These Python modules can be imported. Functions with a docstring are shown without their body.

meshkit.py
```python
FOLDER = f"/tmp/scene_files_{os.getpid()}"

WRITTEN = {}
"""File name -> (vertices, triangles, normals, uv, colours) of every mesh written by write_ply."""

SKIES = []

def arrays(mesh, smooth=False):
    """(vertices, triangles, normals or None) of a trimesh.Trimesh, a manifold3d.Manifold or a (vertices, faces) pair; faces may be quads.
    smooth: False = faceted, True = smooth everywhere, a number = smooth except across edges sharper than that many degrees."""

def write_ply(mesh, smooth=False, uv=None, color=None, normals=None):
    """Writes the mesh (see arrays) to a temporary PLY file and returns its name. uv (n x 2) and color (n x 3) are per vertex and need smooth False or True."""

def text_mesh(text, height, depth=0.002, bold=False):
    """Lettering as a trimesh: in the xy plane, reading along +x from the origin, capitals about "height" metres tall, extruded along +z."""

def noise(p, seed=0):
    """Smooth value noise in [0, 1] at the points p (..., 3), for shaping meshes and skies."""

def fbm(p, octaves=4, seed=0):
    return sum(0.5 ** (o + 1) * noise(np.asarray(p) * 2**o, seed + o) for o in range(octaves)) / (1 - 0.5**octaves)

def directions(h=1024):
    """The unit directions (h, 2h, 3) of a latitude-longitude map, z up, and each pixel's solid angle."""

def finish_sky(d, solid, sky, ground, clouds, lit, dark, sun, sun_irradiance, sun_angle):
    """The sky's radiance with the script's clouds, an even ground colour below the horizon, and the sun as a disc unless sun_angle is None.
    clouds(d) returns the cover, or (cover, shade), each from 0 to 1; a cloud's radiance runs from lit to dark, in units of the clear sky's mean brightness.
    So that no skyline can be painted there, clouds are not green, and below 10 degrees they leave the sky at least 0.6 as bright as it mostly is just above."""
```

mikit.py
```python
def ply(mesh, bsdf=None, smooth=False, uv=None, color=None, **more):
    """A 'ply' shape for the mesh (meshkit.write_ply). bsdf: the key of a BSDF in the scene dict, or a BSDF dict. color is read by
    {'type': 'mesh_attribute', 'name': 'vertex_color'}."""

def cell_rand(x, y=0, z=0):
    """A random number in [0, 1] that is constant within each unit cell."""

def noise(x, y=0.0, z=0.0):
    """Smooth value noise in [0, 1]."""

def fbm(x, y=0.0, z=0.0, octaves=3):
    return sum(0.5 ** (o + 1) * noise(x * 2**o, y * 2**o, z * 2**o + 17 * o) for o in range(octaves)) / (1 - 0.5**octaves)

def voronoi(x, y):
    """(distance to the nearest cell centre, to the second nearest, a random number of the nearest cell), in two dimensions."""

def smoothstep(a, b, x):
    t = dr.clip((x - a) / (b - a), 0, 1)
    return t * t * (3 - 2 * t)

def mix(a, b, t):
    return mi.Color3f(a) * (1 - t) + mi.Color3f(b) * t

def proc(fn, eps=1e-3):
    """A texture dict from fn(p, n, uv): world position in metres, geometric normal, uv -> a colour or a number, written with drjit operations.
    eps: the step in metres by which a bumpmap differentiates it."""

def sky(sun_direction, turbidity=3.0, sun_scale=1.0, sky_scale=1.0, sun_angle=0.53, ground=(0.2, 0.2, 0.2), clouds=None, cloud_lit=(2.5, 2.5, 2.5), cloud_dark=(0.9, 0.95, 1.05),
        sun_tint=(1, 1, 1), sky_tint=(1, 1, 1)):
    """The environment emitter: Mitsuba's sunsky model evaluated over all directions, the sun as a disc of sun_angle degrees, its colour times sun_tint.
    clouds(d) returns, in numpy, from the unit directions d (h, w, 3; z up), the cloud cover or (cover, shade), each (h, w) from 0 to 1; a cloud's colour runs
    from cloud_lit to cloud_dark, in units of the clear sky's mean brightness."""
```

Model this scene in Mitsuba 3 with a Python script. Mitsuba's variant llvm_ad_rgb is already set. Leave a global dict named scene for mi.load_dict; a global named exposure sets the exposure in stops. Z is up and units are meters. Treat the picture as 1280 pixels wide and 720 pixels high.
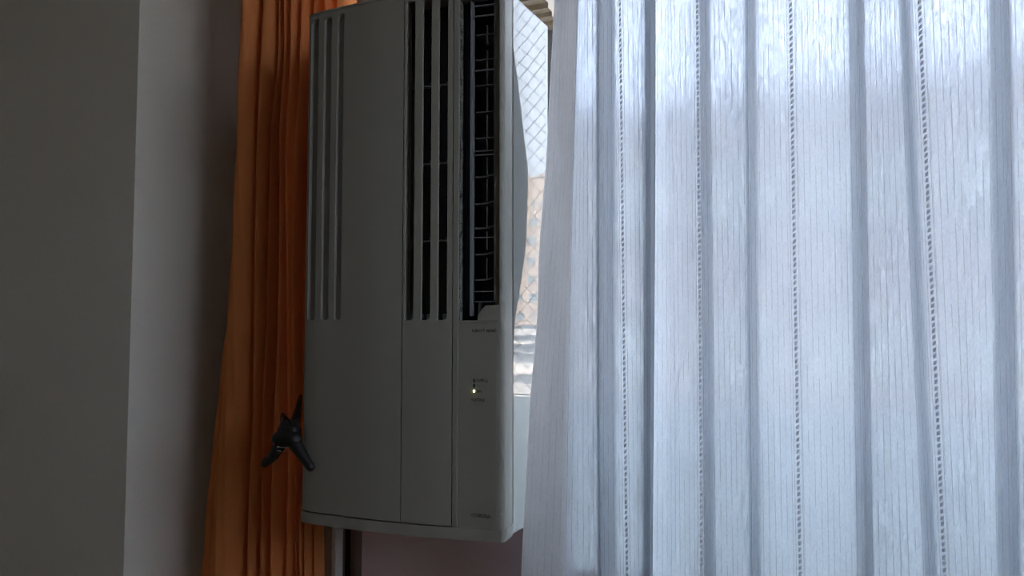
import math
import numpy as np
import trimesh
import manifold3d as m3
import mitsuba as mi
import drjit as dr
import mikit, meshkit
from shapely.geometry import Polygon, box as sbox

T = mi.ScalarTransform4f
EYE = 1.30                       # camera height; heights below are given from the eye level and lifted by EYE
scene, labels = {}, {}

# ---------------------------------------------------------------- camera, sky, exposure
YAW, PITCH = 0.435, 0.0562
fwd = [-math.sin(YAW) * math.cos(PITCH), math.cos(YAW) * math.cos(PITCH), math.sin(PITCH)]
scene['camera'] = {'type': 'perspective', 'fov': 2 * math.degrees(math.atan(640 / 930)), 'fov_axis': 'x', 'near_clip': 0.05, 'far_clip': 2000.0,
                   'to_world': T().look_at(origin=[0, 0, EYE], target=[fwd[0], fwd[1], EYE + fwd[2]], up=[0, 0, 1])}


def clouds(d):
    c = meshkit.fbm(d * np.array([2.0, 2.0, 5.0]) + 7.0, octaves=4, seed=3)
    return np.clip(0.80 + 0.5 * (c - 0.5), 0, 1), np.clip(0.35 + 0.9 * (c - 0.5), 0, 1)


scene['sky'] = mikit.sky((-0.35, -0.62, 0.70), turbidity=4.0, sun_scale=0.30, sky_scale=1.0, ground=(0.30, 0.30, 0.29), clouds=clouds,
                         cloud_lit=(1.25, 1.34, 1.48), cloud_dark=(0.95, 1.04, 1.18))
exposure = 5.05

# ---------------------------------------------------------------- helpers


def up(v):
    v = np.array(v, float)
    v[..., 2] += EYE
    return v


def numbered(key):
    if key not in scene and key not in labels and not any(k.startswith(key + '__') for k in scene):
        return key
    n = 1
    while f'{key}_{n:03d}' in scene or f'{key}_{n:03d}' in labels:
        n += 1
    return f'{key}_{n:03d}'


def put(name, mesh, bsdf, parent=None, smooth=False, lift=True, **kw):
    if hasattr(mesh, 'to_mesh'):
        m = mesh.to_mesh()
        mesh = trimesh.Trimesh(np.array(m.vert_properties[:, :3]), np.array(m.tri_verts), process=False)
    if isinstance(mesh, tuple):
        v, f = np.asarray(mesh[0], float), np.asarray(mesh[1], int)
        if f.shape[1] == 4:
            f = np.vstack([f[:, [0, 1, 2]], f[:, [0, 2, 3]]])
        mesh = trimesh.Trimesh(v, f, process=False)
    mesh = mesh.copy()
    if lift:
        mesh.vertices = up(mesh.vertices)
    key = numbered((parent + '__' if parent else '') + name)
    scene[key] = mikit.ply(mesh, bsdf, smooth, **kw)
    return key


def thing(name, label, cat, group=None):
    key = numbered(name)
    labels[key] = {'label': label, 'category': cat}
    if group:
        labels[key]['group'] = group
    return key


def struct(key, label=None):
    labels[key] = {'kind': 'structure'}
    if label:
        labels[key]['label'] = label


def bx(x0, x1, y0, y1, z0, z1, r=0.0):
    if r <= 0:
        return trimesh.creation.box(bounds=[[x0, y0, z0], [x1, y1, z1]])
    pts = [m3.Manifold.sphere(r, 12).translate([x, y, z]) for x in (x0 + r, x1 - r) for y in (y0 + r, y1 - r) for z in (z0 + r, z1 - r)]
    m = m3.Manifold.batch_hull(pts).to_mesh()
    return trimesh.Trimesh(np.array(m.vert_properties[:, :3]), np.array(m.tri_verts), process=False)


def cat(ms):
    return trimesh.util.concatenate(list(ms))


def tube(pts, r, sides=8):
    p = np.asarray(pts, float)
    t = np.gradient(p, axis=0)
    t /= np.linalg.norm(t, axis=1, keepdims=True) + 1e-12
    a = np.cross(t, np.where(np.abs(t[:, 2:]) < 0.9, [0, 0, 1.0], [1.0, 0, 0]))
    a /= np.linalg.norm(a, axis=1, keepdims=True)
    b = np.cross(t, a)
    ang = np.arange(sides) * 2 * np.pi / sides
    v = p[:, None] + np.broadcast_to(r, (len(p),))[:, None, None] * (np.cos(ang)[None, :, None] * a[:, None] + np.sin(ang)[None, :, None] * b[:, None])
    i, j = np.meshgrid(np.arange(len(p) - 1), np.arange(sides), indexing='ij')
    q = np.stack([i * sides + j, i * sides + (j + 1) % sides, (i + 1) * sides + (j + 1) % sides, (i + 1) * sides + j], -1).reshape(-1, 4)
    n = len(p) * sides
    vv = np.vstack([v.reshape(-1, 3), p[:1], p[-1:]])
    f = np.vstack([q[:, [0, 1, 2]], q[:, [0, 2, 3]]])
    k = np.arange(sides)
    f = np.vstack([f, np.stack([(k + 1) % sides, k, k * 0 + n], 1), np.stack([n - sides + k, n - sides + (k + 1) % sides, k * 0 + n + 1], 1)])
    return trimesh.Trimesh(vv, f, process=False)


def rgb(*c):
    return {'type': 'rgb', 'value': list(c)}


# ---------------------------------------------------------------- materials
def plaster(base, tint):
    def fn(p, n, uv):
        g = mikit.noise(p.x * 900, p.y * 900, p.z * 900)
        h = mikit.fbm(p.x * 160, p.y * 160, p.z * 160)
        return mi.Color3f(*base) * (0.94 + 0.07 * g + 0.06 * h)
    return fn


def plaster_bump(p, n, uv):
    return 0.0004 * mikit.noise(p.x * 500, p.y * 500, p.z * 500) + 0.0005 * mikit.fbm(p.x * 170, p.y * 170, p.z * 170)


def diffuse(c):
    return {'type': 'twosided', 'bsdf': {'type': 'diffuse', 'reflectance': rgb(*c)}}


def shiny(c, alpha=0.2, ior=1.49):
    return {'type': 'twosided', 'bsdf': {'type': 'roughplastic', 'diffuse_reflectance': rgb(*c), 'alpha': alpha, 'int_ior': ior}}


scene['wallpaper'] = {'type': 'twosided', 'bsdf': {'type': 'bumpmap', 'arbitrary': mikit.proc(plaster_bump, 5e-4), 'scale': 1.0,
                      'bsdf': {'type': 'diffuse', 'reflectance': mikit.proc(plaster((0.70, 0.675, 0.615), 0))}}}
scene['room_paint'] = diffuse((0.42, 0.39, 0.33))
scene['floor_wood'] = diffuse((0.33, 0.23, 0.14))
scene['ceiling_paint'] = diffuse((0.74, 0.71, 0.66))


def wood_fn(p, n, uv):
    w = mikit.fbm(p.x * 6, p.y * 160, p.z * 160)
    return mikit.mix((0.72, 0.57, 0.40), (0.85, 0.71, 0.53), w)


scene['pale_wood'] = {'type': 'twosided', 'bsdf': {'type': 'roughplastic', 'diffuse_reflectance': mikit.proc(wood_fn), 'alpha': 0.25}}
scene['brown_wood'] = diffuse((0.20, 0.115, 0.06))
scene['white_metal'] = shiny((0.74, 0.74, 0.72), 0.2)
scene['grey_metal'] = shiny((0.33, 0.34, 0.36), 0.2)
scene['dark_gap'] = diffuse((0.03, 0.028, 0.026))


def ac_fn(p, n, uv):
    g = mikit.noise(p.x * 1300, p.y * 1300, p.z * 1300)
    return mi.Color3f(0.37, 0.365, 0.325) * (0.95 + 0.10 * g)


scene['ac_plastic'] = {'type': 'twosided', 'bsdf': {'type': 'roughplastic', 'diffuse_reflectance': mikit.proc(ac_fn), 'alpha': 0.3}}
scene['ac_gloss'] = {'type': 'twosided', 'bsdf': {'type': 'plastic', 'diffuse_reflectance': rgb(0.29, 0.31, 0.30), 'int_ior': 1.72}}
scene['ac_dark'] = shiny((0.045, 0.050, 0.062), 0.35)
scene['ac_filter'] = diffuse((0.24, 0.235, 0.22))
scene['ac_guard'] = shiny((0.30, 0.32, 0.35), 0.3)
scene['ac_louver'] = shiny((0.16, 0.17, 0.19), 0.25)
scene['ink'] = diffuse((0.035, 0.035, 0.035))
scene['grey_ink'] = diffuse((0.12, 0.12, 0.12))
scene['lamp_off'] = shiny((0.05, 0.055, 0.06), 0.2)
scene['pink_board'] = {'type': 'twosided', 'bsdf': {'type': 'diffuse', 'reflectance': mikit.proc(plaster((0.86, 0.70, 0.745), 0))}}
scene['black_plastic'] = shiny((0.012, 0.012, 0.013), 0.3)
scene['steel'] = {'type': 'roughconductor', 'alpha': 0.15, 'specular_reflectance': rgb(0.8, 0.8, 0.8)}
scene['cord_white'] = diffuse((0.6, 0.57, 0.5))


def orange_fn(p, n, uv):
    g = mikit.noise(p.x * 900, p.y * 900, p.z * 900)
    return mi.Color3f(0.76, 0.285, 0.105) * (0.86 + 0.28 * g)


scene['orange_cloth'] = {'type': 'principledthin', 'base_color': mikit.proc(orange_fn), 'roughness': 0.9, 'spec_trans': 0.0, 'diff_trans': 0.5, 'sheen': 0.3, 'eta': 1.2}

PITCHW = 0.0068


def weave_line(uv):
    x = uv.x / PITCHW
    k = dr.floor(x)
    d = dr.abs(x - k - 0.5)
    jump = mikit.cell_rand(k, dr.floor(uv.y * 38 + 5 * mikit.cell_rand(k, 3, 1)), 5)
    return dr.select(d < 0.075, dr.select(jump < 0.72, 1.0, 0.25), 0.0)


def sheer_base(p, n, uv):
    l = weave_line(uv)
    g = mikit.noise(uv.x * 1150 + 9, uv.y * 330)
    return mi.Color3f(0.585, 0.622, 0.675) * (0.945 + 0.11 * g) * (1.0 - 0.17 * l)


def sheer_spec(p, n, uv):
    a = mikit.noise(uv.x * 900, uv.y * 150)
    b = mikit.noise(uv.x * 420 + 40, uv.y * 60)
    return 0.33 * (0.45 + 1.1 * a * (0.5 + b)) * (1.0 - 0.6 * weave_line(uv))


scene['sheer_cloth'] = {'type': 'principledthin', 'base_color': mikit.proc(sheer_base), 'roughness': 0.28, 'spec_trans': mikit.proc(sheer_spec), 'diff_trans': 1.0, 'eta': 1.3}


def hem_base(p, n, uv):
    return mi.Color3f(0.80, 0.80, 0.815) * (0.955 + 0.09 * mikit.noise(uv.x * 1150 + 9, uv.y * 330)) * (1.0 - 0.10 * weave_line(uv))


scene['hem_cloth'] = {'type': 'principledthin', 'base_color': mikit.proc(hem_base), 'roughness': 0.4, 'spec_trans': 0.08, 'diff_trans': 1.0, 'eta': 1.3}


def openwork_spec(p, n, uv):
    d = dr.abs(dr.abs(uv.x) - 0.0032)
    z = uv.y / 0.0037
    hole = dr.select(d < 0.0009, 1.0, 0.0) * dr.select(z - dr.floor(z) < 0.55, 1.0, 0.0)
    return 0.15 + 0.55 * hole * mikit.noise(uv.x * 900, uv.y * 300)


def openwork_base(p, n, uv):
    return mi.Color3f(0.585, 0.622, 0.675) * dr.select(dr.abs(dr.abs(uv.x) - 0.0047) < 0.0004, 0.72, 1.0)


scene['openwork_cloth'] = {'type': 'principledthin', 'base_color': mikit.proc(openwork_base), 'roughness': 0.28, 'spec_trans': mikit.proc(openwork_spec), 'diff_trans': 1.0, 'eta': 1.3}
scene['sheer_thread'] = {'type': 'principledthin', 'base_color': rgb(0.78, 0.80, 0.84), 'roughness': 0.6, 'spec_trans': 0.0, 'diff_trans': 0.75, 'eta': 1.3}
scene['frosted_glass'] = {'type': 'principledthin', 'base_color': rgb(0.74, 0.80, 0.82), 'roughness': 0.6, 'spec_trans': 0.35, 'diff_trans': 1.3, 'eta': 1.3}
scene['clear_glass'] = {'type': 'thindielectric', 'int_ior': 1.5}
scene['wire'] = diffuse((0.10, 0.11, 0.12))
scene['render_pink'] = diffuse((0.66, 0.56, 0.51))
scene['render_white'] = diffuse((0.90, 0.90, 0.91))
scene['render_grey'] = diffuse((0.27, 0.30, 0.36))
scene['far_window'] = shiny((0.34, 0.43, 0.50), 0.2)
scene['asphalt'] = diffuse((0.30, 0.30, 0.29))
scene['concrete'] = diffuse((0.62, 0.62, 0.60))

# ---------------------------------------------------------------- room shell
Z0, ZC = -EYE, 1.15              # floor and ceiling from the eye level
WX0, WX1, WZ0, WZ1 = -0.88, 1.28, -0.48, 1.02
struct(put('floor', bx(-2.3, 1.75, -2.2, 1.16, Z0 - 0.05, Z0), 'floor_wood'))
struct(put('ceiling', bx(-2.3, 1.75, -2.2, 1.16, ZC, ZC + 0.05), 'ceiling_paint'))
struct(put('wall_back', bx(-2.4, 1.85, -2.3, -2.2, Z0, ZC), 'room_paint'))
struct(put('wall_left', bx(-2.4, -2.3, -2.2, 1.3, Z0, ZC), 'room_paint'))
RY0, RY1, RZ0, RZ1 = -0.65, 0.84, 0.10, 1.09      # the second window, in the right-hand wall outside the picture
struct(put('wall_right', cat([bx(1.75, 1.85, -2.2, RY0, Z0, ZC), bx(1.75, 1.85, RY1, 1.3, Z0, ZC), bx(1.75, 1.85, RY0, RY1, Z0, RZ0), bx(1.75, 1.85, RY0, RY1, RZ1, ZC)]), 'room_paint'))
struct(put('wall_pier', bx(-2.3, -1.115, 0.870, 1.16, Z0, ZC), 'wallpaper'), 'grey papered pier of wall left of the orange curtain')
ww = trimesh.util.concatenate([bx(-2.3, WX0, 1.16, 1.30, Z0, ZC), bx(WX1, 1.85, 1.16, 1.30, Z0, ZC), bx(WX0, WX1, 1.16, 1.30, Z0, WZ0), bx(WX0, WX1, 1.16, 1.30, WZ1, ZC)])
struct(put('wall_window', ww, 'wallpaper'))
# timber surround: grooved head above, left jamb, sill
hd = [bx(-0.870, -0.432, 1.045, 1.118, 0.526, 0.536), bx(-0.870, -0.432, 1.098, 1.118, 0.494, 0.526),
      bx(-0.870, -0.432, 1.081, 1.098, 0.501, 0.526), bx(-0.870, -0.432, 1.065, 1.081, 0.508, 0.526), bx(-0.870, -0.432, 1.045, 1.065, 0.516, 0.526)]
struct(put('trim_1', cat(hd), 'pale_wood'), 'grooved timber beam above the air conditioner')
struct(put('trim_2', bx(WX0 - 0.04, -0.872, 1.055, 1.16, WZ0, WZ1), 'brown_wood'), 'brown timber window jamb beside the orange curtain')
struct(put('trim_3', bx(WX0 - 0.04, WX1 + 0.04, 1.045, 1.16, WZ0 - 0.03, WZ0), 'brown_wood'))
struct(put('trim_4', bx(WX1, WX1 + 0.04, 1.055, 1.16, WZ0, WZ1), 'brown_wood'))

# ---------------------------------------------------------------- window: metal frame, wired upper panes, frosted lower panes
W = 'window_1'
labels[W] = {'kind': 'structure', 'label': 'wide metal window with wired glass behind the white sheer curtain'}
GY, ZTOP = 1.140, 0.4726
put('frame_track', bx(-0.8150, -0.8050, 1.030, 1.050, WZ0, 0.480, 0.002), 'white_metal', W)
put('frame_track', bx(-0.854, -0.838, 1.100, 1.16, WZ0, WZ1), 'grey_metal', W)
put('seal', bx(-0.838, -0.828, 1.098, 1.16, WZ0, WZ1), 'dark_gap', W)
put('frame_track', bx(-0.828, -0.812, 1.100, 1.16, WZ0, WZ1), 'grey_metal', W)
put('frame_track', bx(-0.811, -0.772, 1.088, 1.16, WZ0, WZ1, 0.002), 'grey_metal', W)
put('top_rail', bx(-0.80, WX1, 1.122, 1.160, 1.000, WZ1), 'grey_metal', W)
q = np.array([[-0.80, GY, 0.530], [-0.428, GY, 0.530], [-0.428, GY, 1.000], [-0.80, GY, 1.000]])
put('top_pane', (q, np.array([[0, 1, 2, 3]])), 'clear_glass', W)
put('bottom_rail', bx(-0.42, WX1, 1.118, 1.165, WZ0, -0.375), 'white_metal', W)
put('stile', bx(-0.428, -0.418, 1.122, 1.160, -0.375, 1.000, 0.002), 'white_metal', W)
put('stile', bx(0.43, 0.47, 1.122, 1.160, -0.375, 1.000, 0.002), 'white_metal', W)
put('stile', bx(1.24, 1.28, 1.122, 1.160, -0.375, 1.000, 0.002), 'white_metal', W)
for a, b in ((-0.418, 0.43), (0.47, 1.24)):
    put('middle_rail', bx(a, b, 1.138, 1.142, -0.109, -0.107), 'white_metal', W)
    q = np.array([[a, GY, -0.104], [b, GY, -0.104], [b, GY, 1.000], [a, GY, 1.000]])
    put('wired_pane', (q, np.array([[0, 1, 2, 3]])), 'clear_glass', W)
    q = np.array([[a, GY, -0.375], [b, GY, -0.375], [b, GY, -0.111], [a, GY, -0.111]])
    put('frosted_pane', (q, np.array([[0, 1, 2, 3]])), 'frosted_glass', W)
    wires, z0, z1, hw = [], -0.104, 1.000, 0.00043
    for sgn in (1, -1):
        for c in np.arange(a - 1.15, b + 1.15, 0.0268):
            # x = c + sgn*(z-z0), clipped to the pane
            lo, hi = z0, z1
            if sgn > 0:
                lo, hi = max(lo, z0 + a - c), min(hi, z0 + b - c)
            else:
                lo, hi = max(lo, z0 + c - b), min(hi, z0 + c - a)
            if hi - lo < 0.004:
                continue
            p0, p1 = np.array([c + sgn * (lo - z0), GY + 0.002, lo]), np.array([c + sgn * (hi - z0), GY + 0.002, hi])
            d = (p1 - p0) / np.linalg.norm(p1 - p0)
            nrm = np.array([d[2], 0, -d[0]]) * hw
            yy = np.array([0, hw, 0])
            v = np.array([p0 - nrm - yy, p0 + nrm - yy, p0 + nrm + yy, p0 - nrm + yy, p1 - nrm - yy, p1 + nrm - yy, p1 + nrm + yy, p1 - nrm + yy])
            wires.append(trimesh.Trimesh(v, np.array([[0, 1, 5], [0, 5, 4], [1, 2, 6], [1, 6, 5], [2, 3, 7], [2, 7, 6], [3, 0, 4], [3, 4, 7]]), process=False))
    k = put('wire_mesh', cat(wires), 'wire', W)
    labels[k] = {'kind': 'stuff', 'label': 'fine diagonal wire mesh cast in the glass'}

W2 = 'window_2'
labels[W2] = {'kind': 'structure', 'label': 'second window in the right-hand wall'}
put('frame', cat([bx(1.78, 1.82, RY0, RY0 + 0.04, RZ0, RZ1), bx(1.78, 1.82, RY1 - 0.04, RY1, RZ0, RZ1), bx(1.78, 1.82, RY0, RY1, RZ0, RZ0 + 0.04), bx(1.78, 1.82, RY0, RY1, RZ1 - 0.04, RZ1)]), 'white_metal', W2)
put('pane', (np.array([[1.80, RY0, RZ0], [1.80, RY1, RZ0], [1.80, RY1, RZ1], [1.80, RY0, RZ1]]), np.array([[0, 1, 2, 3]])), 'clear_glass', W2)

# ---------------------------------------------------------------- outdoors
struct(put('balcony', cat([bx(-1.6, 2.4, 1.31, 2.50, -1.02, -0.90), bx(-1.6, 2.4, 2.50, 2.62, -1.02, -0.36)]), 'concrete'), 'pale concrete balcony outside the window')
struct(put('ground', bx(-150, 250, 1.6, 300, -12.2, -12.0), 'asphalt'))


def block(name, label, x0, x1, y0, y1, z0, z1, mat, rows, cols, wz, ww_, wh, group=None):
    t = thing(name, label, 'building')
    put('wall', bx(x0, x1, y0, y1, z0, z1), mat, t)
    put('parapet', bx(x0 - 0.15, x1 + 0.15, y0 - 0.15, y1 + 0.15, z1, z1 + 0.35), mat, t)
    for r in range(rows):
        z = z1 - wz[0] - r * wz[1]
        for c in range(cols):
            x = x0 + (c + 0.5) * (x1 - x0) / cols
            k = put('window', bx(x - ww_ / 2, x + ww_ / 2, y0 - 0.04, y0 + 0.05, z, z + wh), 'far_window', t)
            put('sill', bx(x - ww_ / 2 - 0.1, x + ww_ / 2 + 0.1, y0 - 0.12, y0, z - 0.12, z), mat, k)
    return t


b1 = block('apartment_block', 'tall pinkish apartment block with small windows mirrored in the air conditioner side', 34.0, 58.0, 102.0, 118.0, -12.0, 23.2, 'render_pink', 9, 10, (4.6, 2.85), 1.15, 1.05)
put('roof_house', bx(40.5, 43.6, 104.0, 108.0, 23.5, 25.2), 'render_grey', b1)
b2 = block('office_block', 'long grey low block across the street seen dimly through the sheer curtain', -14.0, 3.3, 15.0, 24.0, -12.0, 4.35, 'render_grey', 3, 8, (2.4, 3.0), 1.2, 1.2)
b3 = thing('townhouse', 'low white house with ribbed edge mirrored below the pinkish apartment block', 'building')
put('wall', bx(8.5, 19.0, 30.0, 38.0, -12.0, -0.55), 'render_white', b3)
for i, z in enumerate((0.12, -0.35, -0.75, -1.15, -1.95)):
    put('ledge', bx(8.4, 19.1, 29.93 - 0.08 * i, 30.2, z, z + 0.10), 'render_grey' if i < 4 else 'render_white', b3)
put('roof', bx(8.5, 19.0, 30.0, 38.0, -0.55, 0.12), 'render_white', b3)

# ---------------------------------------------------------------- air conditioner
ZB, ZT = -0.2774, 0.4726
PLAN = np.array([(-.738, .872), (-.728, .868), (-.70, .866), (-.63, .866), (-.57, .8715), (-.50, .880), (-.455, .8862), (-.436, .8885), (-.4285, .8896), (-.4262, .8920), (-.4270, .900), (-.4309, .929)])
SEG = np.r_[0, np.cumsum(np.hypot(*np.diff(PLAN, axis=0).T))]
SMAX = SEG[-1]
from scipy.interpolate import PchipInterpolator
_px, _py = PchipInterpolator(SEG, PLAN[:, 0]), PchipInterpolator(SEG, PLAN[:, 1])


def bend(s, n, z):
    """(arc length along the curved front, height over the front, height) -> a point"""
    s = np.asarray(s, float)
    sc = np.clip(s, 0, SMAX)
    x, y = _px(sc), _py(sc)
    tx, ty = _px(sc, 1), _py(sc, 1)
    L = np.hypot(tx, ty)
    tx, ty = tx / L, ty / L
    over = s - sc
    return np.stack([x + tx * over + n * ty, y + ty * over - n * tx, np.broadcast_to(z, s.shape)], -1)


def rpoly(s0, s1, z0, z1, r=(0, 0, 0, 0), k=5):
    """rectangle with the corner radii (bottom left, bottom right, top right, top left)"""
    out = []
    for (cx, cz, a0), rr in zip(((s0, z0, 180), (s1, z0, 270), (s1, z1, 0), (s0, z1, 90)), r):
        if rr <= 0:
            out.append((cx, cz))
            continue
        ox, oz = cx + (rr if cx == s0 else -rr), cz + (rr if cz == z0 else -rr)
        for a in np.radians(np.linspace(a0, a0 + 90, k)):
            out.append((ox + rr * math.cos(a), oz + rr * math.sin(a)))
    return Polygon(out)


def slab(poly, n0, n1, step=0.012, taper=False):
    rings = [np.array(poly.exterior.coords)[:-1]] + [np.array(h.coords)[:-1] for h in poly.interiors]
    cs = m3.CrossSection([r for r in rings], m3.FillRule.EvenOdd)
    m = m3.Manifold.extrude(cs, n1 - n0).translate([0, 0, n0]).refine_to_length(step).to_mesh()
    v, f = np.array(m.vert_properties[:, :3]), np.array(m.tri_verts)
    if taper:
        q = np.clip((v[:, 0] - 0.20) / 0.10, 0, 1)
        v[:, 2] = np.where(v[:, 2] > 0, v[:, 2] * (1 - 0.88 * q * q * (3 - 2 * q)), v[:, 2])
    w = bend(v[:, 0], v[:, 2], v[:, 1])
    return trimesh.Trimesh(w, f[:, ::-1] if trimesh.Trimesh(w, f, process=False).volume < 0 else f, process=False)


A = thing('window_air_conditioner', 'tall pale grey window air conditioner with vertical slits between the two curtains', 'air conditioner')
OUT = (0.2512, 0.3085, 0.0125, 0.4560)     # the air outlet
SLL = [(0.0085, 0.0234), (0.0337, 0.0471), (0.0576, 0.0695)]
SLR = [(0.1725, 0.1863), (0.1973, 0.2112), (0.2215, 0.2352)]
frame = rpoly(0.0, SMAX, ZB, ZT, (0.004, 0.010, 0.006, 0.004))
for h in (sbox(*[OUT[i] for i in (0, 2, 1, 3)]), sbox(0.0070, 0.010, 0.0710, 0.468), sbox(0.171, 0.010, 0.2368, 0.468)):
    frame = frame.difference(h)
put('front_frame', slab(frame, -0.014, 0.0, 0.006), 'ac_plastic', A, 35)
ztop = 0.4690
put('top_cover', slab(sbox(0.004, 0.4688, 0.309, 0.4712), -0.052, -0.010), 'ac_plastic', A, 35)
put('bottom_cover', slab(sbox(0.004, ZB + 0.004, 0.309, ZB + 0.0065), -0.052, -0.010), 'ac_plastic', A, 35)
p1 = rpoly(0.0045, 0.1686, -0.2600, ztop, (0, 0, 0.002, 0.003))
tops = (0.4622, 0.4605, 0.4625)
for (a, b), t in zip(SLL, tops):
    p1 = p1.difference(rpoly(a, b, 0.0143, t, (0.003, 0.003, 0.002, 0.006)))
put('front_panel', slab(p1, 0.0006, 0.0060), 'ac_plastic', A, 35)
p2 = rpoly(0.1700, 0.2424, -0.2600, ztop, (0, 0, 0.002, 0.002))
for a, b in SLR:
    p2 = p2.difference(rpoly(a, b, 0.0130, 0.4612, (0.0005, 0.006, 0.003, 0.003)))
put('front_panel', slab(p2, 0.0006, 0.0060, 0.012, True), 'ac_plastic', A, 35)
put('centre_strip', slab(rpoly(0.2438, 0.2508, -0.2600, ztop), 0.0003, 0.0036), 'ac_plastic', A, 35)
put('bottom_trim', slab(rpoly(0.0, SMAX, ZB, -0.2620, (0.003, 0.006, 0, 0)), -0.002, 0.0060, 0.008, True), 'ac_plastic', A, 35)
put('top_trim', slab(rpoly(0.0, SMAX, ztop + 0.0008, ZT, (0, 0, 0.002, 0.002)), -0.002, 0.0060, 0.008, True), 'ac_plastic', A, 35)
put('side_flange', slab(rpoly(-0.0015, 0.0030, -0.2610, ztop), -0.012, 0.0040), 'ac_plastic', A, 35)
put('control_panel', slab(rpoly(0.2518, 0.3050, -0.2560, 0.0088), 0.0002, 0.0010), 'ac_plastic', A, 35)
put('outlet_lip', slab(rpoly(0.2518, 0.3050, 0.0098, 0.0125), -0.001, 0.0020), 'ac_plastic', A, 35)
k = put('air_filter', slab(rpoly(0.0060, 0.0715, 0.0105, 0.4675), -0.0125, 0.0012), 'ac_filter', A, 35)
labels[k] = {'label': 'dark grey filter behind the slits'}
# black coil behind the right-hand slits, with its thin fins and the cross ties
k = put('coil', slab(rpoly(0.1705, 0.2372, 0.0105, 0.4675), -0.060, -0.040), 'ac_dark', A, 35)
labels[k] = {'label': 'black cooling coil deep behind the slits'}
for z in (0.344, 0.233, 0.1238):
    put('cross_tie', cat([slab(sbox(0.1708, z - 0.0012, 0.2370, z + 0.0012), -0.020, -0.0140)] +
                         [slab(Polygon([(c - 0.006, z + 0.004), (c - 0.006, z + 0.0052), (c, z + 0.0012), (c, z)]), -0.016, -0.0140) for c in (0.181, 0.2058, 0.2302)]), 'ac_guard', A, 35)
for (a, b) in SLR:
    put('slit_liner', slab(rpoly(a - 0.0008, b + 0.0008, 0.011, 0.022), -0.034, -0.014), 'ac_guard', A, 35)
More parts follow.
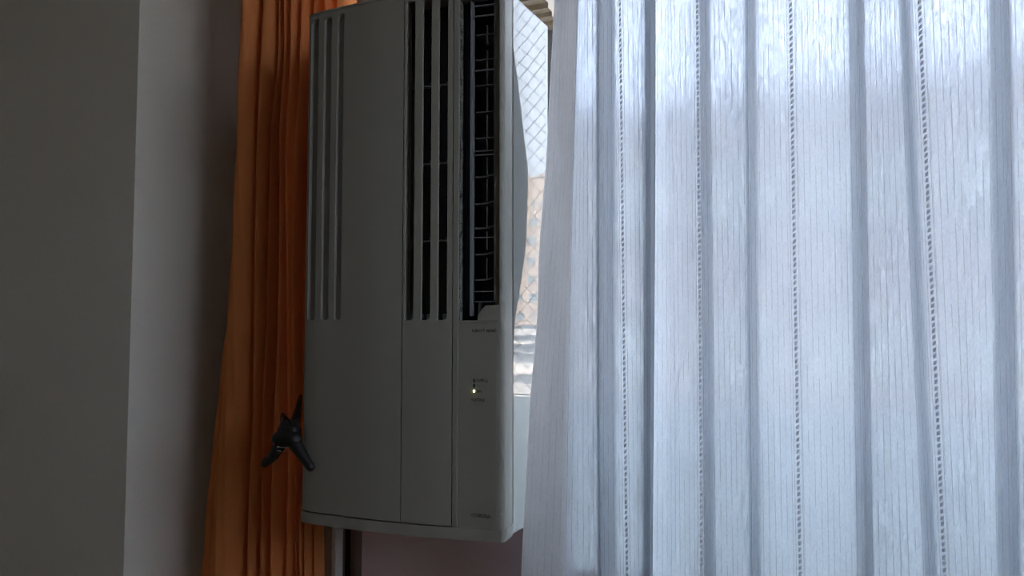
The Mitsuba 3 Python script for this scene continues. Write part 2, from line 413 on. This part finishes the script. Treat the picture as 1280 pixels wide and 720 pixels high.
# outlet: a dark box open to the front, blades, guard bars
ob = [slab(sbox(OUT[0] - 0.002, OUT[2] - 0.002, OUT[1] + 0.002, OUT[3] + 0.002), -0.095, -0.092),
      slab(sbox(OUT[0] - 0.002, OUT[2], OUT[0], OUT[3]), -0.092, -0.0005), slab(sbox(OUT[1], OUT[2], OUT[1] + 0.0015, OUT[3]), -0.060, -0.012),
      slab(sbox(OUT[0], OUT[2] - 0.002, OUT[1], OUT[2]), -0.092, -0.002), slab(sbox(OUT[0], OUT[3], OUT[1], OUT[3] + 0.002), -0.092, -0.002)]
k = put('air_outlet', cat(ob), 'ac_dark', A, 35)
labels[k] = {'label': 'dark recessed air outlet'}
for i, z in enumerate((0.4080, 0.3728, 0.3365, 0.2994, 0.2630)):
    put('louver', slab(sbox(0.2700, z - 0.0008, 0.2975, z + 0.0008), -0.055, -0.012), 'ac_louver', A, 35)
for i, z in enumerate((0.2103, 0.1731, 0.1394, 0.1036, 0.0690)):
    ss = np.linspace(0.2695, 0.2985, 13)
    zz = z - 0.0028 + 0.0045 * ((ss - 0.2805) / 0.0185) ** 2 * (ss > 0.2805) + 0.0006
    poly = Polygon(np.vstack([np.stack([ss, zz], 1), np.stack([ss, zz + 0.0022], 1)[::-1]]))
    put('louver', slab(poly, -0.055, -0.012), 'ac_louver', A, 35)
put('guard_bar', slab(rpoly(0.2641, 0.2672, 0.0185, 0.455, (0.001,) * 4), -0.016, -0.006), 'ac_guard', A, 35)
put('guard_bar', slab(sbox(0.2978, 0.0370, 0.2990, 0.452), -0.012, -0.008), 'ac_guard', A, 35)
for a, b in ((0.0690, 0.0980), (0.109, 0.134), (0.1400, 0.168), (0.176, 0.206), (0.213, 0.2370), (0.246, 0.295), (0.301, 0.334), (0.339, 0.386), (0.395, 0.422)):
    put('guard_post', slab(sbox(0.2850, a, 0.2860, b), -0.018, -0.014), 'ac_guard', A, 35)
for z in (0.4478, 0.4332, 0.3566, 0.2443, 0.2388, 0.1253, 0.0518, 0.0379):
    put('guard_bar', slab(sbox(0.2690, z - 0.0006, 0.2985, z + 0.0006), -0.012, -0.008), 'ac_guard', A, 35)
put('louver_arm', slab(Polygon([(0.2725, 0.016), (0.2755, 0.016), (0.2772, 0.037), (0.2742, 0.037)]), -0.020, -0.014), 'ac_louver', A, 35)
put('outlet_corner', slab(Polygon([(0.2770, 0.0128), (0.2785, 0.0200), (0.2830, 0.0268), (0.2865, 0.0300), (0.2885, 0.0325), (0.3083, 0.0335), (0.3083, 0.0128)]), -0.012, -0.0005), 'ac_plastic', A, 35)
# indicator lamps and printing
for z in (-0.0675, -0.0744):
    put('indicator_lamp', slab(rpoly(0.2722, 0.2750, z - 0.0023, z + 0.0023, (0.0004,) * 4), 0.0009, 0.0018), 'lamp_off', A)
put('lamp_bezel', slab(rpoly(0.2717, 0.2755, -0.0842, -0.0784, (0.0008,) * 4), 0.0009, 0.0015), 'lamp_off', A)
k = put('indicator_lamp', slab(rpoly(0.2724, 0.2748, -0.0830, -0.0797, (0.001,) * 4), 0.0009, 0.0021), 'lamp_off', A,
        emitter={'type': 'area', 'radiance': rgb(0.62, 0.66, 0.10)})
labels[k] = {'label': 'lit yellow-green indicator lamp'}


def print_on(text, s0, s1, z0, h, name, mat, bold=False, lab=None):
    m = meshkit.text_mesh(text, h, 0.0004, bold)
    v = np.array(m.vertices)
    v[:, 0] = s0 + (v[:, 0] - v[:, 0].min()) / np.ptp(v[:, 0]) * (s1 - s0)
    m = trimesh.Trimesh(bend(v[:, 0], 0.00085 + v[:, 2], z0 + v[:, 1]), m.faces, process=False)
    kk = put(name, m, mat, A)
    labels[kk] = {'label': lab}


def strokes(glyphs, s, z, w, h, gap, mat, lab):
    """small printed characters, each a list of strokes in a unit square"""
    ms, t = [], 0.11
    for g in glyphs:
        for x0, z0, x1, z1 in g:
            if abs(z1 - z0) < 1e-6:
                q = sbox(s + w * x0, z + h * (z0 - t / 2), s + w * x1, z + h * (z0 + t / 2))
            elif abs(x1 - x0) < 1e-6:
                q = sbox(s + w * (x0 - t / 2), z + h * z0, s + w * (x0 + t / 2), z + h * z1)
            else:
                q = Polygon([(s + w * (x0 - t / 2), z + h * z0), (s + w * (x0 + t / 2), z + h * z0), (s + w * (x1 + t / 2), z + h * z1), (s + w * (x1 - t / 2), z + h * z1)])
            ms.append(slab(q if q.exterior.is_ccw else Polygon(list(q.exterior.coords)[::-1]), 0.0009, 0.0013, 1.0))
        s += w + gap
    kk = put('lettering', cat(ms), mat, A)
    labels[kk] = {'label': lab}


NAI = [(.12, 0, .12, .75), (.12, .75, .88, .75), (.88, 0, .88, .75), (.5, .5, .5, 1), (.5, .5, .25, .2), (.5, .5, .75, .2)]
BU = [(.05, .85, .6, .85), (.05, .5, .6, .5), (.15, .05, .5, .05), (.12, .05, .12, .35), (.52, .05, .52, .35), (.1, .35, .55, .35), (.3, .85, .3, 1), (.75, 0, .75, .95), (.75, .95, .98, .95), (.95, .5, .95, .95)]
KAN = [(.05, .9, .5, .9), (.28, 0, .28, 1), (.08, .45, .48, .45), (.08, .7, .48, .7), (.05, .2, .5, .2), (.6, .8, .98, .8), (.6, .5, .95, .5), (.6, .08, .98, .08), (.6, .08, .95, .5)]
SOU = [(.2, .1, .2, .95), (.05, .5, .05, .7), (.35, .6, .35, .75), (.2, .4, .02, .05), (.5, .95, .9, .95), (.45, .65, .7, .65), (.75, .65, .98, .65), (.45, .35, .98, .35), (.7, 0, .7, .45), (.7, .35, .45, .02), (.7, .35, .98, .02)]
TA = [(.4, 1, .1, .55), (.35, .8, .9, .8), (.9, .8, .3, 0), (.35, .5, .7, .35)]
I_ = [(.85, .95, .1, .45), (.55, 0, .55, .7)]
MA = [(.05, .85, .95, .85), (.95, .85, .5, .3), (.35, .5, .65, .1)]
BAR = [(.1, .5, .9, .5)]
UN = [(.05, .8, .2, .6), (.15, .1, .15, .5), (.02, .02, .98, .02), (.35, .95, .95, .95), (.4, .3, .9, .3), (.4, .55, .9, .55), (.4, .75, .9, .75), (.65, .1, .65, .95), (.4, .3, .4, .75), (.9, .3, .9, .75)]
TEN = [(.02, .9, .5, .9), (.26, 0, .26, 1), (.05, .4, .48, .4), (.05, .7, .48, .7), (.02, .2, .5, .2), (.58, .85, .95, .85), (.55, .5, .98, .5), (.75, .5, .6, .08), (.6, .08, .95, .08), (.85, .3, .97, .05)]
RA = [(.2, .9, .8, .9), (.1, .62, .9, .62), (.9, .62, .35, 0)]
N_ = [(.1, .85, .35, .7), (.1, .05, .95, .75)]
PU = [(.05, .85, .8, .85), (.8, .85, .3, 0), (.85, .95, .98, .95)]
strokes([NAI, BU, KAN, SOU], 0.2768, -0.0695, 0.0037, 0.0042, 0.0004, 'ink', 'dark printed characters beside the top lamp')
strokes([TA, I_, MA, BAR], 0.2768, -0.0763, 0.0026, 0.0036, 0.0005, 'grey_ink', 'fainter printed characters beside the middle lamp')
strokes([UN, TEN], 0.2768, -0.0833, 0.0037, 0.0040, 0.0004, 'ink', 'dark printed characters beside the lit lamp')
strokes([NAI, BU, KAN, SOU], 0.2692, -0.0953, 0.0043, 0.0046, 0.0006, 'ink', 'dark printed characters below the lamps')
strokes([RA, N_, PU], 0.2725, -0.1010, 0.0040, 0.0040, 0.0008, 'grey_ink', 'second line of printed characters below the lamps')
print_on('DIRECT WIND', 0.2705, 0.3046, -0.0030, 0.0036, 'lettering', 'ink', True, 'small dark lettering under the air outlet')
print_on('CORONA', 0.2702, 0.2970, -0.2468, 0.0048, 'lettering', 'ink', True, 'bold dark lettering near the bottom edge')
# body behind the front: glossy side, top, bottom, back
shell = m3.Manifold.cube([0.298, 0.143, ZT - ZB - 0.0055]).translate([-0.734, 0.915, ZB + 0.004]) - m3.Manifold.cube([0.2895, 0.130, ZT - ZB - 0.0115]).translate([-0.730, 0.850, ZB + 0.007])
put('body', shell, 'ac_plastic', A)
nz, ny = 130, 30
yy, zz = np.meshgrid(np.linspace(0.9295, 1.060, ny), np.linspace(ZB + 0.003, ZT - 0.001, nz))
warp = 0.00014 * (meshkit.noise(np.stack([yy * 26, zz * 17, yy * 0], -1), 5) - 0.5) + 0.00004 * (meshkit.noise(np.stack([yy * 60, zz * 45, yy * 0], -1), 8) - 0.5)
xx = -0.4300 + 0.0022 * (yy - 0.93) / 0.13 + warp - 0.004 * np.clip((yy - 1.052) / 0.008, 0, 1) ** 2
g = np.stack([xx, yy, zz], -1).reshape(-1, 3)
ii, jj = np.meshgrid(np.arange(nz - 1), np.arange(ny - 1), indexing='ij')
q = np.stack([ii * ny + jj, ii * ny + jj + 1, (ii + 1) * ny + jj + 1, (ii + 1) * ny + jj], -1).reshape(-1, 4)
sidem = trimesh.Trimesh(g, np.vstack([q[:, [0, 1, 2]], q[:, [0, 2, 3]]]), process=False)
k = put('side_panel', sidem, 'ac_gloss', A, True)
labels[k] = {'label': 'glossy white side that mirrors the window'}
put('side_edge', bx(-0.437, -0.4303, 0.9295, 1.056, ZT - 0.0012, ZT), 'ac_plastic', A)
put('side_edge', bx(-0.437, -0.4303, 0.9295, 1.056, ZB + 0.0018, ZB + 0.003), 'ac_plastic', A)
put('outdoor_case', bx(-0.715, -0.478, 1.059, 1.330, ZB + 0.03, ZT - 0.03, 0.01), 'white_metal', A)

# plates that close the opening round the machine
fp = thing('filler_board', 'flat pinkish mauve board closing the window below the air conditioner', 'board')
put('board', bx(-0.778, -0.405, 1.066, 1.084, WZ0 + 0.001, ZB - 0.001), 'pink_board', fp)
put('side_strip', bx(-0.778, -0.736, 1.066, 1.112, ZB - 0.001, ZT), 'white_metal', fp)
put('side_strip', bx(-0.474, -0.428, 1.119, 1.136, WZ0 + 0.001, 0.62), 'grey_metal', fp)

# ---------------------------------------------------------------- cloth


def sheet(P, th=0.0):
    """P: (rows, cols, 3) -> (vertices, triangles)"""
    r, c = P.shape[:2]
    i, j = np.meshgrid(np.arange(r - 1), np.arange(c - 1), indexing='ij')
    q = np.stack([i * c + j, i * c + j + 1, (i + 1) * c + j + 1, (i + 1) * c + j], -1).reshape(-1, 4)
    return P.reshape(-1, 3), np.vstack([q[:, [0, 1, 2]], q[:, [0, 2, 3]]])


# orange curtain: valley lines between the folds, x at several heights
ZR = np.array([1.03, 0.52, 0.490, 0.468, 0.30, -0.01, -0.265, -0.290, -0.36, -0.70])
VX = np.array([
    [-0.945, -0.921, -0.897, -0.866, -0.852, -0.838, -0.820, -0.802, -0.785, -0.760, -0.733],
    [-0.950, -0.925, -0.898, -0.868, -0.856, -0.841, -0.824, -0.806, -0.786, -0.762, -0.734],
    [-0.951, -0.926, -0.898, -0.868, -0.856, -0.841, -0.824, -0.806, -0.786, -0.762, -0.734],
    [-0.952, -0.927, -0.898, -0.869, -0.857, -0.842, -0.824, -0.808, -0.785, -0.768, -0.753],
    [-0.963, -0.936, -0.899, -0.881, -0.866, -0.849, -0.829, -0.814, -0.790, -0.770, -0.753],
    [-1.003, -0.959, -0.899, -0.877, -0.862, -0.844, -0.832, -0.810, -0.790, -0.770, -0.753],
    [-1.031, -0.973, -0.909, -0.884, -0.864, -0.840, -0.820, -0.806, -0.785, -0.770, -0.753],
    [-1.034, -0.975, -0.910, -0.885, -0.864, -0.840, -0.822, -0.810, -0.802, -0.796, -0.789],
    [-1.041, -0.978, -0.911, -0.887, -0.863, -0.838, -0.820, -0.808, -0.800, -0.794, -0.785],
    [-1.060, -0.990, -0.917, -0.890, -0.862, -0.834, -0.815, -0.800, -0.792, -0.786, -0.776]])
VX *= 1.03
FY = 1.03 * np.array([0.958, 0.905, 0.922, 0.930, 0.932, 0.935, 0.935, 0.940, 0.945, 0.950])   # how far forward each fold's crest lies
rows = np.r_[np.linspace(1.03, 0.50, 16), np.linspace(0.495, 0.46, 10), np.linspace(0.44, -0.25, 40), np.linspace(-0.262, -0.295, 8), np.linspace(-0.31, -0.70, 18)]
cols, NF = [], 14
Pm = []
for z in rows:
    vx = np.array([np.interp(-z, -ZR, VX[:, k]) for k in range(11)])
    line = []
    for kf in range(10):
        t = np.linspace(0, 1, NF, endpoint=(kf == 9))
        crest = FY[kf] + (0.012 * math.sin(z * 5 + kf * 1.7)) * 0.4
        valley = 1.004
        bulge = np.sin(np.pi * t) ** 0.55
        x = vx[kf] + (vx[kf + 1] - vx[kf]) * t
        if kf == 1:
            bulge = np.clip(np.sin(np.pi * t), 0, 1) ** 0.30
        y = valley - (valley - crest) * bulge
        y = y + 0.0015 * np.sin(9 * x * 40 + z * 11 + kf)
        line.append(np.stack([x, y, np.full_like(x, z)], -1))
    Pm.append(np.vstack(line))
Pm = np.array(Pm)
OC = thing('orange_curtain', 'gathered orange curtain hanging in tight folds left of the air conditioner', 'curtain')
put('cloth', sheet(Pm), 'orange_cloth', OC, True)
put('heading_tape', bx(-0.978, -0.752, 0.985, 0.997, 1.00, 1.042), 'orange_cloth', OC)

# sheer curtain: plan points (x at z=.48, x at z=-.34, y)
EDGE_Z = np.array([0.62, 0.48, 0.38, 0.235, 0.12, 0.014, -0.09, -0.29, -0.36, -0.70])
EDGE_R = np.array([-0.392, -0.3957, -0.4020, -0.4105, -0.4210, -0.4240, -0.4352, -0.4480, -0.4520, -0.462])
EDGE_Y = np.array([0.990, 0.990, 0.999, 1.010, 0.994, 0.971, 0.950, 0.930, 0.925, 0.910])
def s_fold(xt, xb, w, y):
    """cloth tucked back at x into a loop of width w behind the front"""
    h = w / 2
    return [(xt + dx * h, xb + dx * h, y + dy) for dx, dy in ((-0.8, -0.001), (-0.2, 0.003), (0.04, 0.008), (-0.15, 0.020), (-0.75, 0.034), (-0.55, 0.046), (0.0, 0.050), (0.55, 0.046), (0.75, 0.034), (0.15, 0.020), (-0.04, 0.008), (0.2, 0.003), (0.8, -0.001))]


SP = [(-0.372, -0.405, 0.975), (-0.352, -0.374, 0.984)] + s_fold(-0.324, -0.326, 0.036, 0.984) + [(-0.296, -0.290, 0.990),
      (-0.268, -0.266, 0.982), (-0.245, -0.252, 0.968), (-0.2385, -0.2505, 0.974), (-0.2460, -0.2580, 0.990), (-0.262, -0.270, 1.004),
      (-0.256, -0.264, 1.016), (-0.236, -0.242, 1.010), (-0.218, -0.220, 0.998)]
SP += s_fold(-0.183, -0.189, 0.020, 0.996) + [(-0.152, -0.154, 0.994)] + s_fold(-0.1215, -0.130, 0.020, 0.996)
SP += [(-0.088, -0.090, 0.992), (-0.058, -0.062, 0.988), (-0.030, -0.034, 0.992)] + s_fold(0.008, 0.000, 0.026, 0.998) + [(0.036, 0.034, 0.992)]
SP += s_fold(0.062, 0.072, 0.018, 0.998) + [(0.092, 0.098, 0.990), (0.118, 0.116, 0.986)] + s_fold(0.163, 0.150, 0.030, 0.996) + [(0.205, 0.200, 0.986)]
rng = np.random.default_rng(4)
x = 0.205
while x < 1.20:
    w = rng.uniform(0.055, 0.10)
    SP += s_fold(x + 0.5 * w, x + 0.5 * w + rng.uniform(-0.004, 0.004), 0.024, 0.996) + [(x + w, x + w + rng.uniform(-0.004, 0.004), 0.988)]
    x += w
SP = np.array(SP)
PER = 10
zrows = np.linspace(1.03, -0.70, 80)


def sheer_line(z):
    a = (0.48 - z) / 0.82
    ey = np.interp(-z, -EDGE_Z, EDGE_Y)
    ex = np.interp(-z, -EDGE_Z, EDGE_R) * ey
    pts = np.stack([SP[:, 0] + (SP[:, 1] - SP[:, 0]) * a, SP[:, 2]], 1)
    pts[0, 1] += (ey - 0.985) * 0.6
    pts[:, 1] += 0.004 * np.sin(z * 4.0 + pts[:, 0] * 23)
    pts = np.vstack([[[ex, ey]], pts])
    return pts


base = sheer_line(0.0)
d0 = np.r_[0, np.cumsum(np.hypot(*np.diff(base, axis=0).T))]
tt = np.concatenate([np.linspace(d0[i], d0[i + 1], PER, endpoint=False) for i in range(len(d0) - 1)] + [[d0[-1]]])


def sheer_grid(params, zz):
    out = []
    for z in zz:
        p = sheer_line(z)
        out.append(np.stack([PchipInterpolator(d0, p[:, 0])(params), PchipInterpolator(d0, p[:, 1])(params), np.full(len(params), z)], -1))
    return np.array(out)


def param_at(x, lo, hi):
    """arc parameter of the cloth between lo and hi whose x at eye level is nearest"""
    ts = np.linspace(lo, hi, 4000)
    xs = PchipInterpolator(d0, base[:, 0])(ts)
    return ts[np.argmin(np.abs(xs - x))]


SH = thing('sheer_curtain', 'white striped sheer curtain hanging in soft folds across the bright window', 'curtain')
SW = 0.0100                                    # width of an openwork stripe
IX = [int(np.argmin(np.hypot(SP[:, 0] - v, SP[:, 2] - w))) + 1 for v, w in ((-0.296, 0.990), (-0.152, 0.994), (-0.088, 0.992), (0.036, 0.992), (0.092, 0.990))]
marks = [d0[IX[0]] + 0.002, param_at(-0.1900, d0[IX[1] - 15], d0[IX[1] - 12]), param_at(-0.0700, d0[IX[2]], d0[IX[2] + 2]), param_at(0.0800, d0[IX[4] - 1], d0[IX[4] + 1])]
t = marks[-1] + 0.16
while t < d0[-1] - 0.03:
    marks.append(t)
    t += 0.16
HEM = 0.050
cuts = [HEM] + [c for m in marks for c in (m - SW / 2, m + SW / 2)] + [d0[-1]]


def add_cloth(name, a, b, mat, lab=None):
    ps = np.unique(np.r_[a, tt[(tt > a + 1e-4) & (tt < b - 1e-4)], b])
    if len(ps) < 4:
        ps = np.linspace(a, b, 4)
    G = sheer_grid(ps, zrows)
    uv = np.stack(np.broadcast_arrays(ps[None, :], zrows[:, None]), -1).reshape(-1, 2)
    v, f = sheet(G)
    kk = put(name, (v, f), mat, SH, True, uv=uv)
    if lab:
        labels[kk] = {'label': lab}


add_cloth('hem', 0.0, HEM, 'hem_cloth')
hp = np.linspace(0.001, 0.050, 14)                 # the edge is turned back on itself: a second layer of cloth behind the first
Gh = sheer_grid(hp, zrows)
Gh[..., 1] += 0.0035
Gh[..., 0] += 0.0008
kk = put('hem_fold', sheet(Gh), 'hem_cloth', SH, True, uv=np.stack(np.broadcast_arrays(hp[None, :] + 0.0034, zrows[:, None]), -1).reshape(-1, 2))
labels[kk] = {'label': 'edge of the cloth turned back as a wide hem'}
for i in range(0, len(cuts), 2):
    add_cloth('cloth', cuts[i], cuts[i + 1], 'sheer_cloth')
for m in marks:                                 # a stripe: thin cloth with two rows of drawn-thread holes and twisted knots down the middle
    ps = np.linspace(m - SW / 2, m + SW / 2, 5)
    G = sheer_grid(ps, zrows)
    uv = np.stack(np.broadcast_arrays(ps[None, :] - m, zrows[:, None]), -1).reshape(-1, 2)
    ks = put('openwork_stripe', sheet(G), 'openwork_cloth', SH, True, uv=uv)
    jit = np.random.default_rng(int(m * 1000))
    zc = np.arange(1.00, -0.69, -0.0074)
    zc = zc + jit.uniform(-0.0006, 0.0006, len(zc))
    vs = []
    pk = np.array([m - 0.0018, m, m + 0.0018])
    g0, g1 = sheer_grid(pk, zc), sheer_grid(pk, zc - 0.0042)
    for a, b in zip(g0, g1):
        vs.append(np.array([a[0] + [0, -0.0003, -0.0012], a[1] + [0, -0.0014, 0.0004], a[2] + [0, -0.0003, 0.0012], b[2] + [0, -0.0003, 0.0010], b[1] + [0, -0.0014, -0.0004], b[0] + [0, -0.0003, -0.0012]]))
    f1 = np.array([[0, 5, 4], [0, 4, 1], [1, 4, 3], [1, 3, 2]])
    kk = put('knots', (np.vstack(vs), np.vstack([f1 + 6 * q_ for q_ in range(len(vs))])), 'sheer_thread', ks)
    labels[kk] = {'kind': 'stuff'}
G = sheer_grid(tt, [0.0])
put('heading_tape', bx(-0.40, 1.22, 0.992, 1.012, 1.010, 1.042), 'sheer_thread', SH)

# rails carrying the curtains, with brackets to the wall
t_ = thing('curtain_rail', 'white curtain rail above the window', 'curtain rail')
for y in (1.003,):
    put('rail', bx(-1.08, 1.40, y - 0.010, y + 0.010, 1.042, 1.060, 0.002), 'white_metal', t_)
for xb in (-1.0, 0.2, 1.3):
    put('bracket', bx(xb - 0.01, xb + 0.01, 0.950, 1.160, 1.060, 1.066), 'white_metal', t_)

# ---------------------------------------------------------------- clamp, cord
C = thing('spring_clamp', 'black spring clamp with two splayed handles pinching the orange curtain beside the air conditioner', 'clamp')


def hull(pts):
    m = m3.Manifold.batch_hull([m3.Manifold.sphere(r, 20).translate(list(p)) for p, r in pts])
    return m


def fin(*chains):
    m = m3.Manifold.batch_boolean([hull(c) for c in chains], m3.OpType.Add).refine_to_length(0.003).to_mesh()
    tm = trimesh.Trimesh(np.array(m.vert_properties[:, :3]), np.array(m.tri_verts), process=True)
    trimesh.smoothing.filter_taubin(tm, iterations=6)
    return tm


CY = 0.843
Lh = fin([((-0.7865, CY - 0.002, -0.1935), 0.0062), ((-0.772, CY, -0.182), 0.0072)], [((-0.772, CY, -0.182), 0.0072), ((-0.758, CY, -0.160), 0.0105)])
Rh = fin([((-0.7025, CY - 0.003, -0.1925), 0.0062), ((-0.716, CY - 0.002, -0.179), 0.0074)], [((-0.716, CY - 0.002, -0.179), 0.0074), ((-0.736, CY, -0.160), 0.0105)])
put('handle', Lh, 'black_plastic', C, 40)
put('handle', Rh, 'black_plastic', C, 40)
Lj = fin([((-0.760, CY, -0.160), 0.0105), ((-0.768, CY + 0.020, -0.140), 0.009)], [((-0.768, CY + 0.020, -0.140), 0.009), ((-0.846, CY + 0.098, -0.136), 0.0030)])
Rj = fin([((-0.734, CY, -0.160), 0.0105), ((-0.752, CY + 0.020, -0.138), 0.0075)], [((-0.752, CY + 0.020, -0.138), 0.0075), ((-0.810, CY + 0.099, -0.106), 0.0030)])
put('jaw', Lj, 'black_plastic', C, 40)
put('jaw', Rj, 'black_plastic', C, 40)
put('hinge', fin([((-0.761, CY - 0.001, -0.157), 0.0115), ((-0.734, CY - 0.001, -0.157), 0.0115)], [((-0.759, CY + 0.006, -0.146), 0.010), ((-0.743, CY + 0.006, -0.146), 0.009)]), 'black_plastic', C, 40)
sp = []
for dz in (0.0, -0.0052):
    sp.append(tube([(-0.754, CY - 0.0136, -0.1665 + dz), (-0.742, CY - 0.0140, -0.1668 + dz), (-0.732, CY - 0.0136, -0.1660 + dz)], 0.0006))
k = put('spring', cat(sp), 'steel', C, True)
labels[k] = {'label': 'bright steel spring wire'}
cd = thing('pull_cord', 'thin white cord hanging beside the window jamb under the air conditioner', 'cord')
zz = np.linspace(-0.33, -0.52, 24)
put('cord', tube(np.stack([-0.846 - 0.05 * (-0.33 - zz) * (1 + 0.4 * np.sin(zz * 60) * 0.2), 1.048 + 0 * zz, zz], 1), 0.0013), 'cord_white', cd, True)
put('knot', tube([(-0.846, 1.048, -0.322), (-0.8462, 1.048, -0.328), (-0.8463, 1.048, -0.334)], [0.002, 0.0032, 0.0015]), 'cord_white', cd, True)
